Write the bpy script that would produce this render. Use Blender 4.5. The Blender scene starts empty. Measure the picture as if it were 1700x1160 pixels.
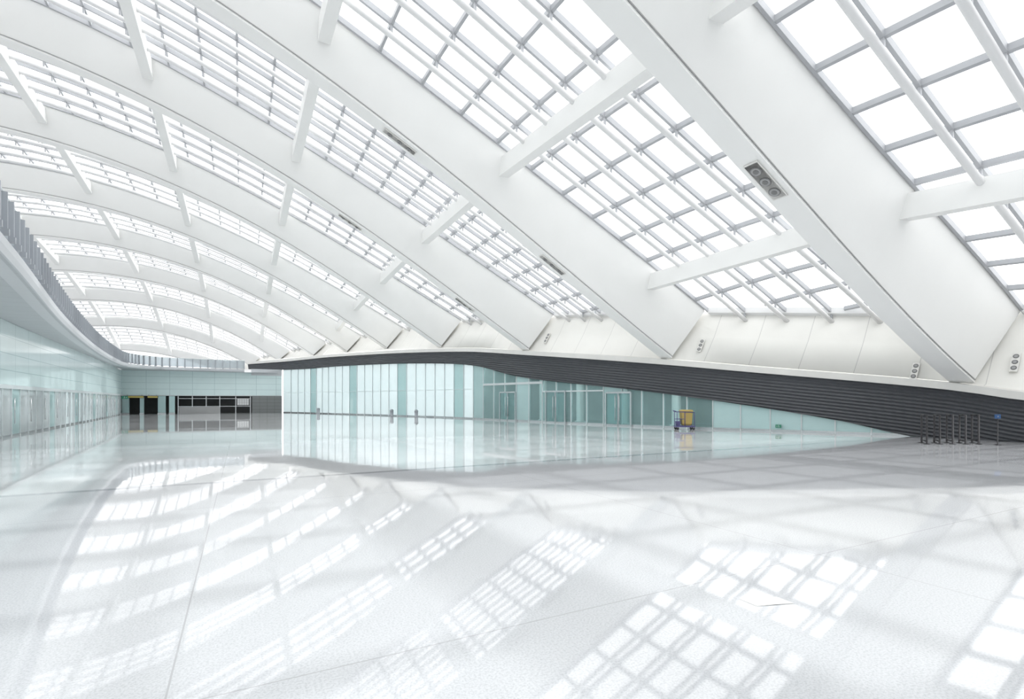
import bpy, math, random
import numpy as np
from mathutils import Vector
random.seed(4)
TH=math.atan(450/850); C=math.cos(TH); S=math.sin(TH)
def P(u,v,z): return Vector((C*u-S*v, S*u+C*v, z))
UD=Vector((C,S,0)); VD=Vector((-S,C,0)); ZD=Vector((0,0,1))
scn=bpy.context.scene
scn.view_settings.view_transform='Standard'
scn.view_settings.look='None'
scn.view_settings.exposure=0.12
# ---------------------------------------------------------------- interpolation
def herm(tab):
    xs=[t[0] for t in tab]; ys=[t[1] for t in tab]; n=len(xs)
    m=[]
    for i in range(n):
        if i==0: m.append((ys[1]-ys[0])/(xs[1]-xs[0]))
        elif i==n-1: m.append((ys[-1]-ys[-2])/(xs[-1]-xs[-2]))
        else:
            a=(ys[i]-ys[i-1])/(xs[i]-xs[i-1]); b=(ys[i+1]-ys[i])/(xs[i+1]-xs[i])
            m.append((a+b)/2)
    def f(x):
        if x<=xs[0]: return ys[0]+m[0]*(x-xs[0])
        if x>=xs[-1]: return ys[-1]+m[-1]*(x-xs[-1])
        i=0
        while x>xs[i+1]: i+=1
        h=xs[i+1]-xs[i]; t=(x-xs[i])/h
        return ((2*t**3-3*t*t+1)*ys[i]+(t**3-2*t*t+t)*h*m[i]+(-2*t**3+3*t*t)*ys[i+1]+(t**3-t*t)*h*m[i+1])
    return f
def even(pts):
    d=np.array([p[0] for p in pts]);z=np.array([p[1] for p in pts])
    c=np.polyfit(d*d/1000.0,z,3)
    return lambda u: float(np.polyval(c,((u+17)**2)/1000.0))
zb0=even([(0,20.5),(5,20.0),(12.5,17.9),(19.2,15.5),(23.3,13.6),(26.2,12.1),(30.2,9.9),(34.9,7.2),(39.5,4.7),(45,2.3)])
zt0=even([(0,22.6),(5,22.0),(12.5,20.1),(20,17.3),(22.4,16.2),(27.7,14.0),(35.8,10.3),(41,6.9),(46,4.6)])
g=herm([(-13.5,.80),(-1.5,.88),(10.5,.95),(23,1),(35,1.005),(47,.99),(59,.965),(71,.93),(83,.88),(95,.80),(107,.69),(119,.55)])
uf=herm([(-13.5,25),(-1.5,27),(10.5,27.7),(23,22.8),(35,19.8),(47,17.0),(59,14.8),(71,12.5),(83,9.7),(95,5.6),(107,1.5),(119,-4)])
zf=herm([(-13.5,.4),(-1.5,1.1),(10.5,2.45),(23,4.2),(35,5.6),(47,6.8),(59,7.6),(71,8.1),(83,8.4),(95,8.3),(107,8.1),(119,7.6)])
dend=herm([(-13,3.2),(10,3.2),(23,2.9),(35,2.8),(47,2.6),(71,2.2),(107,1.5),(119,1.3)])
def ut(v): return uf(v)+1.6
def bl(t): t=max(0,min(1,t)); return t*t
def ZB(u,v):
    f=uf(v); return zb0(u)*g(v)+(zf(v)-zb0(f)*g(v))*bl((u-(f-20))/20)
def ZT(u,v):
    f=ut(v); return zt0(u)*g(v)+(zf(v)+dend(v)-zt0(f)*g(v))*bl((u-(f-20))/20)
uw=herm([(-13.5,25),(-1.5,27),(8.4,27.6),(10.5,27.7),(12.5,27.4),(18,25.1),(23,22.8),(35,19.8),(47,17.0),(55,13.9),(65,9.7),(76,4.6),(79.5,.9)])
zw=herm([(-13.5,.4),(-1.5,1.1),(8.4,2.05),(10.5,2.45),(12.5,2.75),(18,3.5),(23,4.2),(35,5.6),(43,6.45),(59,7.15),(76,7.2),(79.5,7.0)])
zd=herm([(8,0),(12.3,0.0),(15,.65),(23,2.05),(36.5,3.65),(41.5,4.7),(48,5.3),(59,5.7),(76,5.8),(79.5,5.9)])
def ZD_(v): return 0 if v<12.3 else max(0,zd(v))
# ---------------------------------------------------------------- materials
def mat(name,col,rough=.5,metal=0,spec=.5,emit=None,noise=0,nscale=3,alpha_t=0,tint=None):
    m=bpy.data.materials.new(name); m.use_nodes=True; nt=m.node_tree; b=nt.nodes['Principled BSDF']
    b.inputs['Base Color'].default_value=(*col,1); b.inputs['Roughness'].default_value=rough
    b.inputs['Metallic'].default_value=metal; b.inputs['Specular IOR Level'].default_value=spec
    if emit: b.inputs['Emission Color'].default_value=(*emit[0],1); b.inputs['Emission Strength'].default_value=emit[1]
    if noise:
        tc=nt.nodes.new('ShaderNodeTexCoord'); n=nt.nodes.new('ShaderNodeTexNoise'); n.inputs['Scale'].default_value=nscale; n.inputs['Detail'].default_value=5
        r=nt.nodes.new('ShaderNodeMix'); r.data_type='RGBA'
        r.inputs[6].default_value=(*[c*(1-noise) for c in col],1); r.inputs[7].default_value=(*[min(1,c*(1+noise*.5)) for c in col],1)
        nt.links.new(tc.outputs['Object'],n.inputs['Vector']); nt.links.new(n.outputs['Fac'],r.inputs[0]); nt.links.new(r.outputs[2],b.inputs['Base Color'])
    if alpha_t:
        t=nt.nodes.new('ShaderNodeBsdfTransparent'); t.inputs[0].default_value=(*(tint or (1,1,1)),1)
        mx=nt.nodes.new('ShaderNodeMixShader'); mx.inputs[0].default_value=alpha_t
        nt.links.new(b.outputs[0],mx.inputs[1]); nt.links.new(t.outputs[0],mx.inputs[2]); nt.links.new(mx.outputs[0],nt.nodes['Material Output'].inputs[0])
    return m
def seam_mat(name,col,line,du,dv,w,rough=.3,noise=.03,spec=.5):
    m=mat(name,col,rough,spec=spec); nt=m.node_tree; b=nt.nodes['Principled BSDF']; N=nt.nodes; L=nt.links
    uvn=N.new('ShaderNodeUVMap'); sp=N.new('ShaderNodeSeparateXYZ'); L.new(uvn.outputs[0],sp.inputs[0])
    def ln(out,d):
        if not d: return None
        a=N.new('ShaderNodeMath'); a.operation='PINGPONG'; a.inputs[1].default_value=d/2; L.new(out,a.inputs[0])
        c=N.new('ShaderNodeMath'); c.operation='LESS_THAN'; c.inputs[1].default_value=w; L.new(a.outputs[0],c.inputs[0]); return c.outputs[0]
    a=ln(sp.outputs[0],du); c=ln(sp.outputs[1],dv)
    if a and c:
        mx=N.new('ShaderNodeMath'); mx.operation='MAXIMUM'; L.new(a,mx.inputs[0]); L.new(c,mx.inputs[1]); f=mx.outputs[0]
    else: f=a or c
    tc=N.new('ShaderNodeTexCoord'); n=N.new('ShaderNodeTexNoise'); n.inputs['Scale'].default_value=.6; n.inputs['Detail'].default_value=6
    L.new(tc.outputs['Object'],n.inputs[0])
    r0=N.new('ShaderNodeMix'); r0.data_type='RGBA'; r0.inputs[6].default_value=(*[x*(1-noise*3) for x in col],1); r0.inputs[7].default_value=(*[min(1,x*(1+noise)) for x in col],1)
    L.new(n.outputs['Fac'],r0.inputs[0])
    r=N.new('ShaderNodeMix'); r.data_type='RGBA'; L.new(r0.outputs[2],r.inputs[6]); r.inputs[7].default_value=(*line,1)
    L.new(f,r.inputs[0]); L.new(r.outputs[2],b.inputs['Base Color'])
    return m
M={}
M['rib']=mat('rib_white_paint',(.87,.87,.855),.55,noise=.04,nscale=.5,spec=.3)
M['groove']=mat('groove_grey',(.36,.36,.36),.6,noise=.05)
M['pipe']=mat('pipe_white_paint',(.78,.78,.78),.4,noise=.03)
M['mull']=mat('mullion_grey',(.42,.43,.45),.45,noise=.05)
M['pane']=mat('skylight_glass',(.8,.85,.86),.1,alpha_t=.96,tint=(.97,.98,.98),noise=.01)
M['fascia']=seam_mat('fascia_white_panels',(.84,.83,.79),(.60,.59,.57),2.4,0,.015,.5)
M['lip']=mat('lip_white_concrete',(.78,.77,.74),.6,noise=.1,nscale=1.5)
M['dark']=mat('louvre_dark_grey',(.08,.085,.095),.35,noise=.1,nscale=2)
M['cyan']=seam_mat('cyan_glass_cladding',(.74,.88,.88),(.46,.60,.61),2.4,.78,.018,.08)
M['slab']=seam_mat('slab_soffit_grey',(.46,.48,.50),(.33,.34,.36),1.2,0,.02,.35)
M['slabw']=mat('slab_edge_grey',(.60,.62,.64),.45,noise=.04)
M['white_wall']=mat('wall_white_paint',(.84,.85,.85),.5,noise=.04)
M['mezz']=mat('mezzanine_stone_grey',(.50,.51,.52),.3,noise=.08)
M['post']=mat('post_grey_steel',(.38,.40,.43),.35,metal=.1,noise=.05)
M['bal']=mat('balustrade_glass',(.66,.70,.72),.05,alpha_t=.35,tint=(.8,.86,.9),noise=.02)
M['gclear']=mat('glass_clear_teal',(.52,.66,.66),.03,alpha_t=.78,tint=(.80,.93,.93),noise=.02,spec=1)
M['gwhite']=mat('glass_bright',(.82,.88,.89),.05,alpha_t=.4,tint=(.86,.93,.935),noise=.03,spec=.8)
M['gteal']=mat('glass_teal',(.54,.73,.73),.05,alpha_t=.2,tint=(.65,.85,.85),noise=.04,spec=.8)
M['gcyan']=mat('glass_backpainted_cyan',(.53,.73,.73),.05,noise=.05,spec=.8)
M['steel']=mat('brushed_steel',(.62,.63,.64),.25,metal=.9,noise=.04)
M['frame']=mat('frame_pale_metal',(.66,.71,.72),.3,metal=.1,noise=.03)
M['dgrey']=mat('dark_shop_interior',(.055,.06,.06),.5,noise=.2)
M['mgrey']=mat('interior_grey',(.58,.62,.62),.5,noise=.4,nscale=.8)
M['stone']=seam_mat('grey_stone_courses',(.22,.23,.23),(.12,.12,.12),.9,.45,.015,.5)
M['yellow']=mat('yellow_plastic',(.50,.37,.12),.45,noise=.05)
M['ysign']=mat('yellow_sign_panel',(.62,.5,.15),.4,noise=.02)
M['blue']=mat('violet_blue_plastic',(.12,.11,.26),.4,noise=.05)
M['bsign']=mat('blue_sign_panel',(.05,.12,.28),.4,noise=.03)
M['black']=mat('black_rubber',(.022,.022,.026),.5,noise=.1)
M['green']=mat('green_exit_sign_panel',(.05,.28,.18),.4,noise=.02)
M['white']=mat('white_print',(.85,.85,.85),.5,noise=.02)
M['grille']=mat('speaker_grille_grey',(.2,.2,.2),.5,noise=.2,nscale=30)
M['paper']=mat('paper_white',(.74,.73,.71),.7,noise=.03)
def floor_mat():
    m=mat('polished_terrazzo',(.78,.79,.81),.1); nt=m.node_tree; N=nt.nodes; L=nt.links; b=N['Principled BSDF']
    tc=N.new('ShaderNodeTexCoord'); sp=N.new('ShaderNodeSeparateXYZ'); L.new(tc.outputs['Object'],sp.inputs[0])
    def ln(out,d,off,w):
        ad=N.new('ShaderNodeMath'); ad.inputs[1].default_value=off; L.new(out,ad.inputs[0])
        a=N.new('ShaderNodeMath'); a.operation='PINGPONG'; a.inputs[1].default_value=d/2; L.new(ad.outputs[0],a.inputs[0])
        c=N.new('ShaderNodeMath'); c.operation='LESS_THAN'; c.inputs[1].default_value=w; L.new(a.outputs[0],c.inputs[0]); return c.outputs[0]
    a=ln(sp.outputs[0],6,.38,.006); c=ln(sp.outputs[1],6,-3.4,.006)
    mx=N.new('ShaderNodeMath'); mx.operation='MAXIMUM'; L.new(a,mx.inputs[0]); L.new(c,mx.inputs[1])
    n=N.new('ShaderNodeTexNoise'); n.inputs['Scale'].default_value=60; n.inputs['Detail'].default_value=5; n.inputs['Roughness'].default_value=.7; L.new(tc.outputs['Object'],n.inputs[0])
    cr=N.new('ShaderNodeValToRGB'); cr.color_ramp.elements[0].position=.38; cr.color_ramp.elements[0].color=(.49,.50,.515,1)
    cr.color_ramp.elements[1].position=.55; cr.color_ramp.elements[1].color=(.61,.62,.635,1); L.new(n.outputs['Fac'],cr.inputs[0])
    r=N.new('ShaderNodeMix'); r.data_type='RGBA'; L.new(cr.outputs[0],r.inputs[6]); r.inputs[7].default_value=(.45,.45,.46,1); L.new(mx.outputs[0],r.inputs[0])
    st=N.new('ShaderNodeMath'); st.operation='COMPARE'; st.inputs[1].default_value=12.2; st.inputs[2].default_value=.12; L.new(sp.outputs[1],st.inputs[0])
    r2=N.new('ShaderNodeMix'); r2.data_type='RGBA'; L.new(r.outputs[2],r2.inputs[6]); r2.inputs[7].default_value=(.36,.37,.39,1); L.new(st.outputs[0],r2.inputs[0])
    gt=N.new('ShaderNodeMath'); gt.operation='GREATER_THAN'; gt.inputs[1].default_value=12.2; L.new(sp.outputs[1],gt.inputs[0])
    # the polished stone beyond the border strip has its base colour multiplied lighter
    r3=N.new('ShaderNodeMix'); r3.data_type='RGBA'; r3.blend_type='MULTIPLY'; L.new(r2.outputs[2],r3.inputs[6]); r3.inputs[7].default_value=(1.15,1.15,1.13,1); L.new(gt.outputs[0],r3.inputs[0])
    L.new(r3.outputs[2],b.inputs['Base Color'])
    mr=N.new('ShaderNodeMapRange'); mr.inputs[3].default_value=.04; mr.inputs[4].default_value=.03; L.new(gt.outputs[0],mr.inputs[0]); L.new(mr.outputs[0],b.inputs['Roughness'])
    m2=N.new('ShaderNodeMapRange'); m2.inputs[3].default_value=.75; m2.inputs[4].default_value=.75; L.new(gt.outputs[0],m2.inputs[0]); L.new(m2.outputs[0],b.inputs['Specular IOR Level'])
    n2=N.new('ShaderNodeTexNoise'); n2.inputs['Scale'].default_value=1.2; n2.inputs['Detail'].default_value=1; L.new(tc.outputs['Object'],n2.inputs[0])
    bp=N.new('ShaderNodeBump'); bp.inputs['Strength'].default_value=1; bp.inputs['Distance'].default_value=.0009; L.new(n2.outputs['Fac'],bp.inputs['Height']); L.new(bp.outputs[0],b.inputs['Normal'])
    return m
M['floor']=floor_mat()
# ---------------------------------------------------------------- mesh builder
class MB:
    def __init__(s): s.v=[];s.f=[];s.m=[];s.uv=[];s.mats=[];s.sm=[]
    def mi(s,k):
        if k not in s.mats: s.mats.append(k)
        return s.mats.index(k)
    def face(s,pts,k,uv=None,smooth=False):
        b=len(s.v); s.v+=[tuple(p) for p in pts]; s.f.append(tuple(range(b,b+len(pts)))); s.m.append(s.mi(k)); s.uv.append(uv or [(0,0)]*len(pts)); s.sm.append(smooth)
    def loft(s,loops,k,cap=True,smooth=False,closed=True,uvs=None):
        b=len(s.v); n=len(loops[0]); mi=s.mi(k)
        for l in loops: s.v+=[tuple(p) for p in l]
        rng=n if closed else n-1
        for i in range(len(loops)-1):
            for j in range(rng):
                j2=(j+1)%n
                s.f.append((b+i*n+j,b+i*n+j2,b+(i+1)*n+j2,b+(i+1)*n+j)); s.m.append(mi); s.sm.append(smooth)
                if uvs: s.uv.append([uvs[i][j],uvs[i][j2],uvs[i+1][j2],uvs[i+1][j]])
                else: s.uv.append([(0,0)]*4)
        if cap and closed:
            s.f.append(tuple(b+j for j in range(n))); s.m.append(mi); s.sm.append(False); s.uv.append([(0,0)]*n)
            e=b+(len(loops)-1)*n
            s.f.append(tuple(e+j for j in reversed(range(n)))); s.m.append(mi); s.sm.append(False); s.uv.append([(0,0)]*n)
    def beam(s,a,b,side,up,k):
        lp=lambda c:[c-side-up,c+side-up,c+side+up,c-side+up]
        s.loft([lp(a),lp(b)],k)
    def box(s,c,ax,ay,az,k):
        s.beam(c-ax,c+ax,ay,az,k)
    def tube(s,pts,r,k,n=8,smooth=True):
        loops=[]
        for i,p in enumerate(pts):
            t=(pts[min(i+1,len(pts)-1)]-pts[max(i-1,0)]).normalized()
            a=ZD if abs(t.z)<.9 else Vector((1,0,0))
            x=t.cross(a).normalized(); y=x.cross(t).normalized()
            rr=r[i] if isinstance(r,(list,tuple)) else r
            loops.append([p+x*rr*math.cos(2*math.pi*j/n)+y*rr*math.sin(2*math.pi*j/n) for j in range(n)])
        s.loft(loops,k,smooth=smooth)
    def build(s,name,label=None,cat=None,kind=None,parent=None,group=None,origin=None,recalc=True):
        me=bpy.data.meshes.new(name)
        if origin is None:
            a=np.array(s.v); origin=Vector(((a[:,0].min()+a[:,0].max())/2,(a[:,1].min()+a[:,1].max())/2,a[:,2].min()))
        vs=[(x-origin.x,y-origin.y,z-origin.z) for x,y,z in s.v]
        me.from_pydata(vs,[],s.f)
        for k in s.mats: me.materials.append(M[k])
        me.polygons.foreach_set('material_index',s.m)
        me.polygons.foreach_set('use_smooth',s.sm)
        ul=me.uv_layers.new(name='UVMap'); flat=[c for f in s.uv for p in f for c in p]; ul.data.foreach_set('uv',flat)
        if recalc:
            import bmesh
            bm=bmesh.new(); bm.from_mesh(me); bmesh.ops.recalc_face_normals(bm,faces=bm.faces); bm.to_mesh(me); bm.free()
        me.update()
        o=bpy.data.objects.new(name,me); scn.collection.objects.link(o)
        if parent:
            o.parent=parent; o.location=origin-parent.location
        else: o.location=origin
        if label: o['label']=label
        if cat: o['category']=cat
        if kind: o['kind']=kind
        if group: o['group']=group
        return o
def empty(name,loc,label,cat,group=None):
    o=bpy.data.objects.new(name,None); scn.collection.objects.link(o); o.location=loc; o['label']=label; o['category']=cat
    if group:o['group']=group
    return o
# ---------------------------------------------------------------- floor
b=MB()
b.face([(-75,-25,0),(60,-25,0),(60,100,0),(-75,100,0)],'floor')
me=b.build('floor','pale grey polished terrazzo floor mirroring the roof','floor','structure',origin=Vector((0,0,0)),recalc=False)
me.rotation_euler=(0,0,TH)
# ---------------------------------------------------------------- ribs
RV=[-13.5,-1.5,10.5,23,35,47,59,71,83,95,107,119]
UL=-50.0; NS=56
for ri,v in enumerate(RV):
    b=MB(); loops=[];gl=[]
    for i in range(NS+1):
        t=i/NS
        ub=UL+(uf(v)-UL)*t; utp=UL+(ut(v)-UL)*t
        zb=ZB(ub,v); zt=ZT(utp,v)+.12
        hw=1.4
        lp=[P(ub,v-.42,zb),P(ub,v+.42,zb),P(ub,v+.42,zb+.12),P(utp,v+1.5,zt-.25),P(utp,v+1.5,zt),P(utp,v-hw,zt),P(utp,v-hw,zt-.25),P(ub,v-.42,zb+.12)]
        loops.append(lp)
        gl.append([P(ub,v-.43-.0,zb+.10),P(ub,v-.455,zb+.10),P(ub,v-.455,zb+.135),P(ub,v-.43,zb+.135)])
    b.loft(loops,'rib'); b.loft(gl,'groove')
    b.build('roof_rib','broad white arched roof rib tapering to a pointed foot','beam',group='white arched roof ribs')
    if 1<ri<5:
        for us in (6.4,14.6):
            if us>uf(v)-3 or (ri==2 and us<10): continue
            q=MB(); z0=ZB(us-.8,v); z1=ZB(us+.8,v); a=P(us-.8,v,z0); c=P(us+.8,v,z1); t=(c-a).normalized(); nn=VD.cross(t).normalized()
            if nn.z>0: nn=-nn
            mid=(a+c)/2; w_=.22 if ri==2 else .15
            q.box(mid+nn*.02,t*.8,VD*w_,nn*.03,'grille')
            q.box(mid+nn*.03,t*.84,VD*(w_+.03),nn*.02,'lip')
            for k in(-1,0,1):
                cc=mid+t*k*.5+nn*.055; s_=w_/.22
                q.tube([cc,cc+nn*.02],.18*s_,'grille',16,False)
                q.tube([cc+nn*.02,cc+nn*.03],.15*s_,'groove',16,False)
                q.tube([cc+nn*.03,cc+nn*.04],.09*s_,'grille',12,False)
            q.build('loudspeaker','row of three round dark loudspeakers under the white rib','loudspeaker',group='rib loudspeakers')
rows=[20.5,11.2,3,-4.5,-12,-20,-28,-36,-44]
for i in range(len(RV)-1):
    v0,v1=RV[i],RV[i+1]
    for u in rows:
        if u>min(ut(v0),ut(v1))-2.2: continue
        b=MB()
        a=P(u,v0+.95,ZT(u,v0)-.72); c=P(u,v1-.95,ZT(u,v1)-.72)
        b.beam(a,c,UD*.24,ZD*.42,'rib')
        b.build('roof_strut','white box cross strut spanning between two roof ribs','beam',group='white cross struts')
# ---------------------------------------------------------------- skylights
wn=0
for i in range(len(RV)-1):
    v0,v1=RV[i]+1.55,RV[i+1]-1.47
    wn+=1; b=MB(); NC=5 if i<3 else 6; SP=2.0 if i<3 else 1.75
    vs=[v0+(v1-v0)*k/NC for k in range(NC+1)]
    loops=[]
    for j in range(41):
        loops.append([P(UL+(ut(v)-UL)*j/40,v,ZT(UL+(ut(v)-UL)*j/40,v)+.05) for v in (v0,(v0+v1)/2,v1)])
    b.loft(loops,'pane',closed=False)
    for k,v in enumerate(vs):
        lo=[]
        lp2=[]
        for j in range(41):
            u=UL+(ut(v)-UL)*j/40; z=ZT(u,v)
            lo.append([P(u,v-.055,z-.14),P(u,v+.055,z-.14),P(u,v+.055,z+.1),P(u,v-.055,z+.1)])
            if 0<k<NC:
                cz=z-.55
                lp2.append([P(u,v+.12*math.cos(w),cz+.12*math.sin(w)) for w in [2*math.pi*q/8 for q in range(8)]])
        b.loft(lo,'mull')
        if lp2: b.loft(lp2,'pipe',smooth=True)
    u=UL
    while u<ut(v0)-.4:
        vv=[v0+(v1-v0)*k/6 for k in range(7)]
        vv=[x for x in vv if ut(x)>u+.2]
        if len(vv)>1:
            b.loft([[P(u-.05,x,ZT(u-.05,x)-.12),P(u+.05,x,ZT(u+.05,x)-.12),P(u+.05,x,ZT(u,x)+.08),P(u-.05,x,ZT(u,x)+.08)] for x in vv],'mull')
            for x in vs[1:-1]:
                if ut(x)>u+.2: b.beam(P(u,x,ZT(u,x)-.5),P(u,x,ZT(u,x)-.1),UD*.04,VD*.04,'mull')
        sl=abs(ZT(u+.5,v0)-ZT(u-.5,v0)); u+=SP/math.sqrt(1+sl*sl)
    vv=[v0+(v1-v0)*k/6 for k in range(7)]
    b.loft([[P(ut(x)-.35,x,ZT(ut(x)-.35,x)-.2),P(ut(x)+.05,x,ZT(ut(x),x)-.2),P(ut(x)+.05,x,ZT(ut(x),x)+.1),P(ut(x)-.35,x,ZT(ut(x)-.35,x)+.1)] for x in vv],'pipe')
    b.build('window_%d'%wn,'curved skylight grid of square panes with white pipes','window','structure')
# ---------------------------------------------------------------- edge fascia, lip, louvres
def arc(fn,v0,v1,n):
    out=[];s=0;p=None
    for i in range(n+1):
        v=v0+(v1-v0)*i/n; q=fn(v)
        if p is not None: s+=(q-p).length
        out.append((v,s)); p=q
    return out
b=MB()
A=arc(lambda v:P(uf(v),v,0),-14,79.5,94)
lo=[];uv=[]
for v,s in A:
    lo.append([P(uw(v)-.02,v,zw(v)),P(uf(v)+.06,v,max(zf(v),zw(v))+.02),P(uf(v)+.9,v,zf(v)+dend(v)*.5+.0),P(ut(v)+.05,v,zf(v)+dend(v)+.1)])
    uv.append([(s,0),(s,1),(s,2),(s,3)])
b.loft(lo,'fascia',closed=False,uvs=uv,smooth=True)
b.build('wall_fascia','cream white sloping fascia panels below the skylights','wall','structure',recalc=False)
b=MB(); lo=[]
for v,s in A:
    lo.append([P(uw(v)-.25,v,zw(v)-.36),P(uw(v)-.25,v,zw(v)-.04),P(uw(v)+.3,v,zw(v)+.02),P(uw(v)+.5,v,zw(v)-.36)])
b.loft(lo,'lip'); b.build('trim_1','long arched white concrete lip above dark louvres','trim','structure')
b=MB(); lo=[]
A2=arc(lambda v:P(uf(v),v,0),79.5,119,40); uv=[]
for v,s in A2:
    lo.append([P(uf(v),v,zf(v)-.9),P(uf(v),v,zf(v)),P(uf(v)+.9,v,zf(v)+dend(v)*.5),P(ut(v)+.05,v,zf(v)+dend(v)+.1)]); uv.append([(s,0),(s,1),(s,2),(s,3)])
b.loft(lo,'fascia',closed=False,uvs=uv,smooth=True); b.build('wall_fascia_end','white fascia at the far end of the roof','wall','structure',recalc=False)
b=MB(); lo=[]
for v,s in arc(lambda v:P(uw(v),v,0),-14,79.5,184):
    top=zw(v)-.3; bot=ZD_(v); row=[]
    for k in range(60):
        z=max(top-k*.085,bot)
        off=.0 if k%2==0 else .07
        fr=(top-z)/4.0
        row.append(P(uw(v)-.12+off+fr*.6,v,z))
    row.append(P(uw(v)+.55,v,bot))
    lo.append(row)
b.loft(lo,'dark',closed=False)
b.build('wall_louvre','dark grey horizontal louvre cladding sweeping down to the floor','wall','structure',recalc=False)
b=MB(); lo=[]
for k in range(31):
    u=-50+(ut(-13.5)+50)*k/30; lo.append([P(u,-15,0),P(u,-15,ZT(u,-13.5)+.1)])
b.loft(lo,'white_wall',closed=False); b.build('wall_light_block','unseen white end wall added to cut sky light from behind','wall','structure',recalc=False)  # unseen wall behind the camera, added to stop sky light flooding in
for (v,f) in ((21.4,.3),(9.0,.3),(12.2,.1),(33.4,.35)):
    q=MB()
    base=P(uf(v)+.06,v,zf(v)); top=P(ut(v),v,zf(v)+dend(v)); t=(top-base).normalized()
    along=(P(uf(v+.5),v+.5,zf(v+.5))-P(uf(v-.5),v-.5,zf(v-.5))).normalized(); nn=along.cross(t).normalized()
    if nn.dot(UD)>0: nn=-nn
    c=base.lerp(top,f)+nn*.09
    q.box(c,t*.42,along*.13,nn*.03,'lip')
    for k in(-1,0,1):
        q.tube([c+t*k*.27+nn*.03,c+t*k*.27+nn*.04],.10,'grille',14,False)
        q.tube([c+t*k*.27+nn*.04,c+t*k*.27+nn*.05],.06,'groove',12,False)
    q.build('loudspeaker','vertical row of round loudspeakers set in the cream fascia','loudspeaker',group='fascia loudspeakers')
# ---------------------------------------------------------------- right glass wall
v=11.0
def adv(fn,v,d):
    dv=.5; ds=(P(fn(v+dv),v+dv,0)-P(fn(v),v,0)).length/dv
    return v+d/ds
pi_=0
while v<75.6:
    v2=min(adv(uw,v,1.5),75.9); wn+=1; pi_+=1
    a=P(uw(v)+.38,v,0); c=P(uw(v2)+.38,v2,0); h0=ZD_(v)+.08; h1=ZD_(v2)+.08; vm=(v+v2)/2
    if vm<13: h0=max(h0,.4); h1=max(h1,.4)
    t=(c-a).normalized(); nn=Vector((t.y,-t.x,0))
    b=MB()
    clear=21.0<vm<40.5
    if clear: k='gclear' if pi_%6 else 'gteal'
    elif vm<=21: k='gcyan'
    elif vm<43: k='gteal'
    else: k='gteal' if pi_%6==0 else 'gwhite'
    b.loft([[a+nn*.02,a-nn*.02,a-nn*.02+ZD*h0,a+nn*.02+ZD*h0],[c+nn*.02,c-nn*.02,c-nn*.02+ZD*h1,c+nn*.02+ZD*h1]],k)
    b.beam(a,a+ZD*h0,t*.03,nn*.07,'frame')
    b.beam(a+ZD*.06,c+ZD*.06,nn*.05,ZD*.06,'steel')
    if clear and h0>3.2:
        b.beam(a+ZD*3.05,c+ZD*3.05,nn*.07,ZD*.09,'frame')
    elif h0>2.6 and clear: b.beam(a+ZD*2.35,c+ZD*2.35,nn*.05,ZD*.05,'frame')
    if vm>43: b.beam(a+ZD*2.7,c+ZD*2.7,nn*.03,ZD*.02,'frame')
    nm={'gclear':'clear glass panel of the side wall in a slim pale frame','gcyan':'cyan back-painted glass panel under the louvres','gteal':'teal tinted tall glass panel of the side wall','gwhite':'bright frosted tall glass panel of the side wall'}[k]
    b.build('window_%d'%wn,nm,'window','structure')
    v=v2
b=MB(); lo=[]
for i in range(24):
    v=19.5+23.0*i/23
    lo.append([P(uw(v)+6.5,v,0),P(uw(v)+6.5,v,3.6),P(uw(v)+2.6,v,max(ZD_(v)+.2,.3)+.3)])
b.loft(lo,'mgrey',closed=False)
for v in (19.5,42.5):
    zz=max(ZD_(v)+.2,.3)+.3
    b.face([P(uw(v)+.5,v,0),P(uw(v)+6.5,v,0),P(uw(v)+6.5,v,3.6),P(uw(v)+2.6,v,zz),P(uw(v)+.5,v,zz)],'mgrey')
b.build('wall_lobby','grey back wall of the lobby behind the glass','wall','structure',recalc=False)
for v in (24.5,28.5,32.5,36.5,39.5):
    b=MB(); c=P(uw(v)+2.8,v,0); b.tube([c,c+ZD*.1,c+ZD*.1,c+ZD*min(3.6,ZD_(v)+.4)],[.42,.42,.3,.3],'white',16)
    b.build('column','round white column in the lobby behind the glass','column',group='lobby columns')
dn=0
for v in (25.6,31.2,36.6):
    dn+=1; b=MB(); v2=adv(uw,v,2.0); a=P(uw(v)+.26,v,0); c=P(uw(v2)+.26,v2,0); t=(c-a).normalized(); nn=Vector((t.y,-t.x,0)); H=2.35 if v>26 else 2.2
    if nn.dot(UD)>0: nn=-nn
    for e in (a,c): b.beam(e,e+ZD*H,t*.05,nn*.06,'steel')
    b.beam(a+ZD*H,c+ZD*H,nn*.06,ZD*.06,'steel')
    mid=(a+c)/2
    for s in(-1,1):
        e=mid+t*s*.04
        b.beam(e,e+ZD*(H-.06),t*.025,nn*.03,'steel')
        o=mid+t*s*.95
        b.beam(e+ZD*.05,o+ZD*.05,nn*.03,ZD*.05,'steel')
        hb=mid+t*s*.16+nn*.12
        b.tube([hb+ZD*.35,hb+ZD*2.0],.03,'steel',8)
        for zz in (.5,1.85): b.tube([hb+ZD*zz,hb-nn*.12+ZD*zz],.014,'steel',6)
        b.loft([[e+nn*.01,e-nn*.01,e-nn*.01+ZD*(H-.05),e+nn*.01+ZD*(H-.05)],[o+nn*.01,o-nn*.01,o-nn*.01+ZD*(H-.05),o+nn*.01+ZD*(H-.05)]],'gclear')
    b.build('door_%d'%dn,'double glass swing door with long steel pull handles','door','structure')
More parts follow.
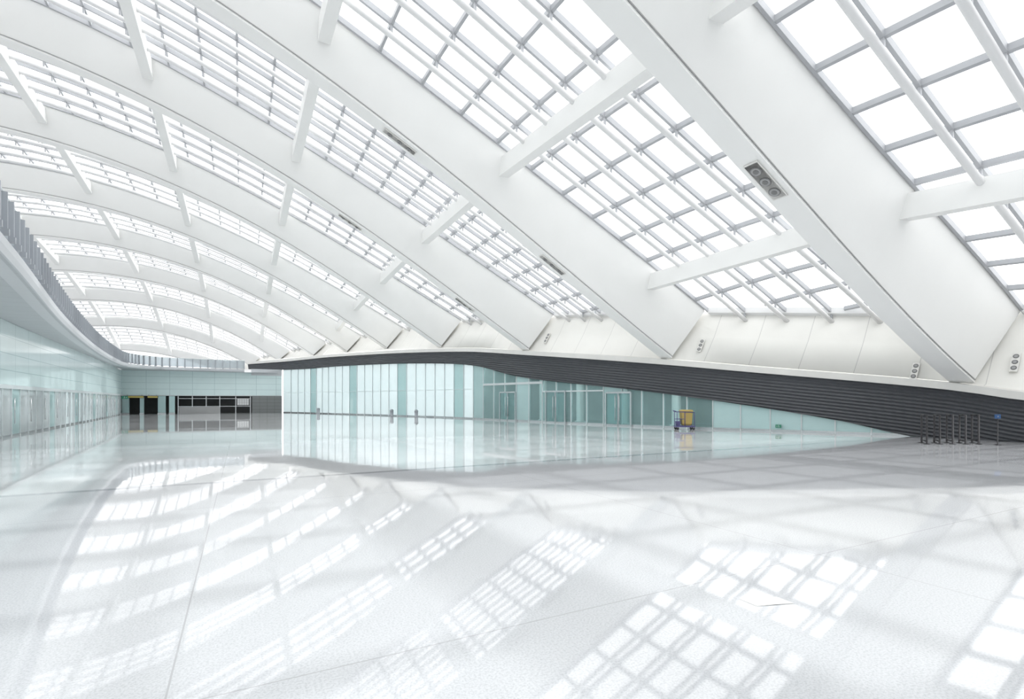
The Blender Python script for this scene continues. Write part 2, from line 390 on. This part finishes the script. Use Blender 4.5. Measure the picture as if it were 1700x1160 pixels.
# ---------------------------------------------------------------- left wall
ul=herm([(-20,-4.5),(0,-6.2),(17,-7.9),(30,-9.3),(45,-10.4),(60,-11.4),(76,-12.6)])
ur=herm([(-20,-1.8),(0,-3.0),(17,-5.2),(31,-7.4),(45,-9.2),(55,-10.2),(66,-11.0)])
b=MB(); lo=[];uv=[]
for v,s in arc(lambda v:P(ul(v),v,0),-15,76,91):
    lo.append([P(ul(v),v,2.3),P(ul(v),v,5.35)]); uv.append([(s,0),(s,3.1)])
b.loft(lo,'cyan',closed=False,uvs=uv,smooth=True)
lo=[[P(ul(v),v,2.22),P(ul(v)+.1,v,2.22),P(ul(v)+.1,v,2.4),P(ul(v),v,2.4)] for v in range(-15,77,1)]
b.loft(lo,'frame')
b.build('wall_left','pale cyan glass cladding band over the glass doors','wall','structure',recalc=False)
v=8.0;k=0
while v<74:
    v2=adv(ul,v,1.5); wn+=1;k+=1; a=P(ul(v),v,0); c=P(ul(v2),v2,0); t=(c-a).normalized(); nn=Vector((t.y,-t.x,0)); b=MB()
    mk=['gwhite','gwhite','gteal','gwhite','gwhite'][k%5]
    b.loft([[a+nn*.02,a-nn*.02,a-nn*.02+ZD*2.25,a+nn*.02+ZD*2.25],[c+nn*.02,c-nn*.02,c-nn*.02+ZD*2.25,c+nn*.02+ZD*2.25]],mk)
    b.beam(a,a+ZD*2.25,t*.035,nn*.07,'frame'); b.beam(a+ZD*.05,c+ZD*.05,nn*.04,ZD*.05,'steel')
    if k%2: b.tube([a+t*.2+nn*.12+ZD*.6,a+t*.2+nn*.12+ZD*1.8],.02,'steel',6)
    b.build('window_%d'%wn,'glass panel beside the entrance in a slim pale frame','window','structure'); v=v2
b=MB(); lo=[[P(ul(v)-6,v,0),P(ul(v)-6,v,3.6)] for v in range(-15,82,3)]
b.loft(lo,'white_wall',closed=False); b.build('wall_concourse','white back wall of the side concourse','wall','structure',recalc=False)
ring=[(ur(v),v) for v in np.arange(8,66.1,1.45)]
for q in ((-10.9,69),(-10.2,71.8),(-8.6,73.9),(-6.2,75.0),(-3,75.5),(1.2,75.65)): ring.append(q)
def resample(pts,d):
    out=[]
    P2=[Vector((a,c)) for a,c in pts]
    out.append(P2[0]); need=d
    for i in range(len(P2)-1):
        seg=P2[i+1]-P2[i]; L=seg.length; pos=0
        while L-pos>=need:
            pos+=need; out.append(P2[i]+seg*(pos/L)); need=d
        need-=L-pos
    return out
rp=resample(ring,.82)
def nrm(i):
    t=(rp[min(i+1,len(rp)-1)]-rp[max(i-1,0)]).normalized(); return Vector((t.y,-t.x))
b=MB(); lo=[]
for i,p in enumerate(rp):
    n=nrm(i)
    def q(off,z): return P(p.x+n.x*off,p.y+n.y*off,z)
    lo.append([q(-.5,5.30),q(0,5.34),q(.06,5.5),q(.06,5.72),q(-.5,5.78)])
b.loft(lo,'slabw')
lo=[];uv=[]
for i,v in enumerate(np.arange(8,66.1,1.45)):
    lo.append([P(ur(v)-.05,v,5.33),P(ul(v)+.02,v,5.3)]); uv.append([(i*1.5,0),(i*1.5,2)])
lo.append([P(-10.9,70,5.33),P(-12.2,70,5.3)]);uv.append([(80,0),(80,2)])
lo.append([P(-10,73,5.33),P(-12.4,76,5.3)]);uv.append([(84,0),(84,2)])
lo.append([P(4.4,75.7,5.33),P(4.4,76,5.3)]);uv.append([(99,0),(99,2)])
b.loft(lo,'slab',closed=False,uvs=uv)
lo=[[P(ur(v)-.3,v,5.78),P(-52,v,5.78)] for v in np.arange(8,66.1,2.9)]
b.loft(lo,'mezz',closed=False)
b.face([P(-52,66,5.78),P(-11,66,5.78),P(-11,76,5.78),P(4.6,76,5.78),P(8,125,5.78),P(-52,125,5.78)],'mezz')
b.build('floor_mezzanine','curved mezzanine slab with grey soffit','floor','structure',recalc=False)
root=empty('balustrade',P(rp[0].x,rp[0].y,5.75),'curved balustrade of grey steel posts and glass along the mezzanine edge','railing')
b=MB(); lo=[]
for i,p in enumerate(rp):
    n=nrm(i); lo.append([P(p.x-n.x*.01,p.y-n.y*.01,5.8),P(p.x+n.x*.01,p.y+n.y*.01,5.8),P(p.x+n.x*.01,p.y+n.y*.01,6.8),P(p.x-n.x*.01,p.y-n.y*.01,6.8)])
b.loft(lo,'bal'); b.build('glass_infill',parent=root)
b=MB(); b.tube([P(p.x,p.y,6.85) for p in rp],.04,'frame',8); b.build('handrail',parent=root)
pm=None; rest=MB(); nr=0
for i,p in enumerate(rp):
    n=nrm(i); w=P(p.x,p.y,5.75)
    if i<100:
        if pm is None:
            b=MB(); b.box(Vector((0,0,.55)),Vector((0,.03,0)),Vector((.12,0,0)),ZD*.52,'post'); b.box(Vector((0,0,.08)),Vector((0,.05,0)),Vector((.15,0,0)),ZD*.08,'post')
            pm=b.build('post',parent=root,origin=Vector((0,0,0))); o=pm
        else:
            o=pm.copy(); scn.collection.objects.link(o); o.parent=root
        o.location=w-root.location; nw=UD*n.x+VD*n.y; o.rotation_euler=(0,0,math.atan2(nw.y,nw.x))
    else:
        nr+=1; rest.box(w+ZD*.55,UD*.12,VD*.035,ZD*.52,'post')
if nr: rest.build('post_row',parent=root,kind='stuff')
# ---------------------------------------------------------------- far wall
b=MB()
b.loft([[P(-12.6,76,2.3),P(-12.6,76,5.35)],[P(4.9,76,2.3),P(4.9,76,5.35)]],'cyan',closed=False,uvs=[[(0,0),(0,3.1)],[(17.5,0),(17.5,3.1)]])
b.beam(P(1.2,75.95,5.4),P(4.9,75.95,5.4),VD*.05,ZD*.42,'slabw')
b.beam(P(-12.6,75.95,2.28),P(4.9,75.95,2.28),VD*.04,ZD*.05,'frame')
b.build('wall_back','pale cyan glass cladding band above the dark shopfronts','wall','structure',recalc=False)
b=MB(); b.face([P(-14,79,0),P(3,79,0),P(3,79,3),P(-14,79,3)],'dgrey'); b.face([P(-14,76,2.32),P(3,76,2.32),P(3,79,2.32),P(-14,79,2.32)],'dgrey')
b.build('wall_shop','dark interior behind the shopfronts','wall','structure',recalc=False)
b=MB(); b.loft([[P(1.3,75.85,0),P(1.3,75.85,2.25)],[P(4.9,75.85,0),P(4.9,75.85,2.25)]],'stone',closed=False,uvs=[[(0,0),(0,2.25)],[(3.6,0),(3.6,2.25)]])
b.build('wall_stone','dark grey stone block wall beside the shopfront','wall','structure',recalc=False)
for u,w,k in ((-12.2,.35,'gteal'),(-10.6,.2,'gteal'),(-8.6,.4,'gteal'),(-7.55,.3,'gcyan')):
    b=MB(); b.box(P(u,75.9,1.1),UD*w,VD*.15,ZD*1.1,k); b.box(P(u,75.9,.08),UD*(w+.02),VD*.17,ZD*.08,'steel')
    b.build('pillar','teal glass clad pillar between the shopfronts','pillar',group='shopfront pillars')
for u,w in ((-11.3,.9),(-9.5,.5)):
    b=MB(); b.box(P(u,75.55,2.08),UD*w,VD*.05,ZD*.1,'ysign'); b.box(P(u,75.6,2.08),UD*(w+.04),VD*.06,ZD*.13,'black')
    for s in(-.8,.8): b.tube([P(u+w*s,75.6,2.2),P(u+w*s,75.6,2.4)],.015,'steel',6)
    b.build('overhead_sign','yellow overhead sign board above the counter','sign')
b=MB()
for u in (-6.9,-5.4,-3.9,-2.4,-.6,1.1): b.beam(P(u,75.75,0),P(u,75.75,2.2),UD*.05,VD*.05,'steel')
for z in (.9,1.9): b.beam(P(-6.9,75.75,z),P(1.1,75.75,z),VD*.04,ZD*.035,'steel')
b.box(P(-4.6,75.75,.42),UD*2.2,VD*.12,ZD*.42,'groove')
b.build('shopfront','dark shopfront with steel frame and counter','shopfront')
b=MB(); b.box(P(.25,75.62,1.45),UD*.7,VD*.03,ZD*.42,'white')
for k in range(6): b.beam(P(-.4+.26*k,75.57,1.03),P(-.4+.26*k,75.57,1.87),UD*.02,VD*.02,'groove')
for k in range(4): b.beam(P(-.45,75.57,1.08+.25*k),P(.95,75.57,1.08+.25*k),VD*.02,ZD*.02,'groove')
b.build('lattice_screen','white lattice grille screen in the dark shopfront','screen')
def sign(c,t,w,h,name,label):
    nn=Vector((t.y,-t.x,0))
    if nn.dot(-c)<0: nn=-nn
    b=MB(); b.box(c,t*w,nn*.03,ZD*h,'green')
    f=c+nn*.035
    b.tube([f+t*(-.1*w)+ZD*.55*h,f+t*(-.1*w)+nn*.01+ZD*.55*h],.16*h,'white',8,False)
    b.beam(f+t*(-.12*w)+ZD*.35*h,f+t*(-.2*w)-ZD*.15*h,t*.07*w,nn*.004,'white')
    b.beam(f+t*(-.2*w)-ZD*.15*h,f+t*(.0*w)-ZD*.6*h,t*.05*w,nn*.004,'white')
    b.beam(f+t*(-.2*w)-ZD*.15*h,f+t*(-.42*w)-ZD*.55*h,t*.05*w,nn*.004,'white')
    b.beam(f+t*.25*w,f+t*.7*w,ZD*.1*h,nn*.004,'white')
    b.build(name,label,'sign')
sv=17.6; t=(P(uw(sv+.5),sv+.5,0)-P(uw(sv-.5),sv-.5,0)).normalized()
sign(P(uw(sv)+.22,sv,.30),t,.14,.085,'exit_sign','small green exit sign low on the cyan glass wall')
sign(P(-11.9,73.5,2.0),UD,.3,.16,'exit_sign','green hanging exit sign by the far glass doors')
# ---------------------------------------------------------------- bins
for v in (49.5,53.2,66.5):
    b=MB(); c=P(uw(v)-.7,v,0)
    b.tube([c,c+ZD*.05,c+ZD*.05,c+ZD*.6,c+ZD*.62,c+ZD*.7],[.2,.2,.17,.19,.21,.16],'post',16)
    b.tube([c+ZD*.7,c+ZD*.73],[.14,.12],'black',12)
    b.build('litter_bin','small round grey metal litter bin by the glass wall','bin',group='litter bins')
# ---------------------------------------------------------------- cleaning cart
cc=Vector((9.9,29.4,0)); X=Vector((.9,0,0)); Y=Vector((0,.9,0))
root=empty('cleaning_cart',cc,'janitor cart with yellow bag on a violet blue frame','cart')
b=MB(); b.box(cc+ZD*.2,X*.6,Y*.27,ZD*.04,'blue')
for sx in(-.55,-.05,.55):
    for sy in(-.25,.25):
        b.tube([cc+X*sx+Y*sy+ZD*.2,cc+X*sx+Y*sy+ZD*(1.05 if sx<.5 else 1.0)],.022,'blue',8)
for sy in(-.25,.25): b.tube([cc-X*.55+Y*sy+ZD*1.03,cc+X*.55+Y*sy+ZD*1.0],.022,'blue',8)
b.box(cc-X*.33+ZD*.62,X*.22,Y*.24,ZD*.02,'blue')
b.build('frame',parent=root)
b=MB()
def rect(z,w,d,x0): return [cc+X*(x0-w)+Y*(-d)+ZD*z,cc+X*(x0+w)+Y*(-d)+ZD*z,cc+X*(x0+w)+Y*d+ZD*z,cc+X*(x0-w)+Y*d+ZD*z]
b.loft([rect(.26,.24,.17,.1),rect(.35,.30,.22,.1),rect(.95,.34,.23,.1),rect(1.06,.36,.25,.1)],'yellow'); b.build('waste_bag','yellow vinyl bag',parent=root)
b=MB(); b.loft([rect(1.06,.37,.26,.1),rect(1.1,.37,.26,.1),rect(1.15,.31,.2,.1)],'yellow'); b.build('lid','yellow lid',parent=root)
b=MB(); b.loft([rect(.25,.10,.15,-.42),rect(.5,.13,.18,-.42)],'blue'); b.build('bucket','violet blue bucket',parent=root)
b=MB(); b.tube([cc-X*.55+Y*.2+ZD*1.03,cc-X*.68+Y*.2+ZD*1.1,cc-X*.68-Y*.2+ZD*1.1,cc-X*.55-Y*.2+ZD*1.03],.02,'blue',8); b.build('handle',parent=root)
for sx in(-.5,.5):
    for sy in(-.22,.22):
        b=MB(); w=cc+X*sx+Y*sy+ZD*.08; b.tube([w-Y*.02,w+Y*.02],.08,'black',14,False); b.beam(w+ZD*.02,w+ZD*.12,X*.02,Y*.03,'steel'); b.build('wheel',parent=root)
# ---------------------------------------------------------------- queue barriers
for k in range(5):
    x0=16.0+.5*k; y0=19.75
    c=Vector((x0,y0,0)); b=MB(); D=Vector((.28,.6,0))
    for e in (0,1):
        p=c+D*e
        b.tube([p,p+ZD*.02,p+ZD*.02,p+ZD*1.14],[.1,.1,.035,.035],'black',10)
    for z in (.12,1.12): b.tube([c+ZD*z,c+D+ZD*z],.03,'black',8)
    b.build('queue_barrier','slim black metal queue barrier with round base posts','barrier',group='queue barriers')
b=MB(); c=Vector((18.4,19.4,0)); b.tube([c,c+ZD*.02,c+ZD*.02,c+ZD*1.0],[.1,.1,.02,.02],'black',10); b.box(c+ZD*1.08,X*.12,Vector((0,.015,0)),ZD*.08,'bsign'); b.box(c+ZD*1.08-Vector((0,.02,0)),X*.02,Vector((0,.004,0)),ZD*.025,'groove')
b.build('sign_stand','blue sign plate on a slim black stand by the barriers','sign')
b=MB(); c=Vector((2.15,4.33,.002)); d1=Vector((.17,.03,0)); d2=Vector((-.04,.08,0))
b.loft([[c-d1-d2,c-d1+d2],[c-d2*1.0+ZD*.003,c+d2+ZD*.003],[c+d1-d2,c+d1+d2*.8]],'paper',closed=False)
b.build('paper_sheet','creased sheet of white paper lying on the floor','paper',recalc=False)
# ---------------------------------------------------------------- light
w=bpy.data.worlds.new('World'); scn.world=w; w.use_nodes=True; nt=w.node_tree; bg=nt.nodes['Background']
tc=nt.nodes.new('ShaderNodeTexCoord'); n=nt.nodes.new('ShaderNodeTexNoise'); n.inputs['Scale'].default_value=1.5
mx=nt.nodes.new('ShaderNodeMix'); mx.data_type='RGBA'; mx.inputs[6].default_value=(.97,.98,1,1); mx.inputs[7].default_value=(1,1,1,1)
nt.links.new(tc.outputs['Generated'],n.inputs[0]); nt.links.new(n.outputs['Fac'],mx.inputs[0]); nt.links.new(mx.outputs[2],bg.inputs[0])
bg.inputs[1].default_value=2.3
sd=bpy.data.lights.new('sun','SUN'); sd.energy=1.45; sd.angle=math.radians(1.6); so=bpy.data.objects.new('sun',sd); scn.collection.objects.link(so)
dr=P(-.75,.12,-1)-P(0,0,0); so.rotation_euler=dr.to_track_quat('-Z','Y').to_euler(); so.location=(0,0,60)
# ---------------------------------------------------------------- camera
cd=bpy.data.cameras.new('cam'); cd.sensor_width=36; cd.lens=18; cd.shift_y=84/1700; cd.clip_end=500
co=bpy.data.objects.new('camera',cd); scn.collection.objects.link(co); co.location=(0,0,1.7); co.rotation_euler=(math.pi/2,0,0); scn.camera=co
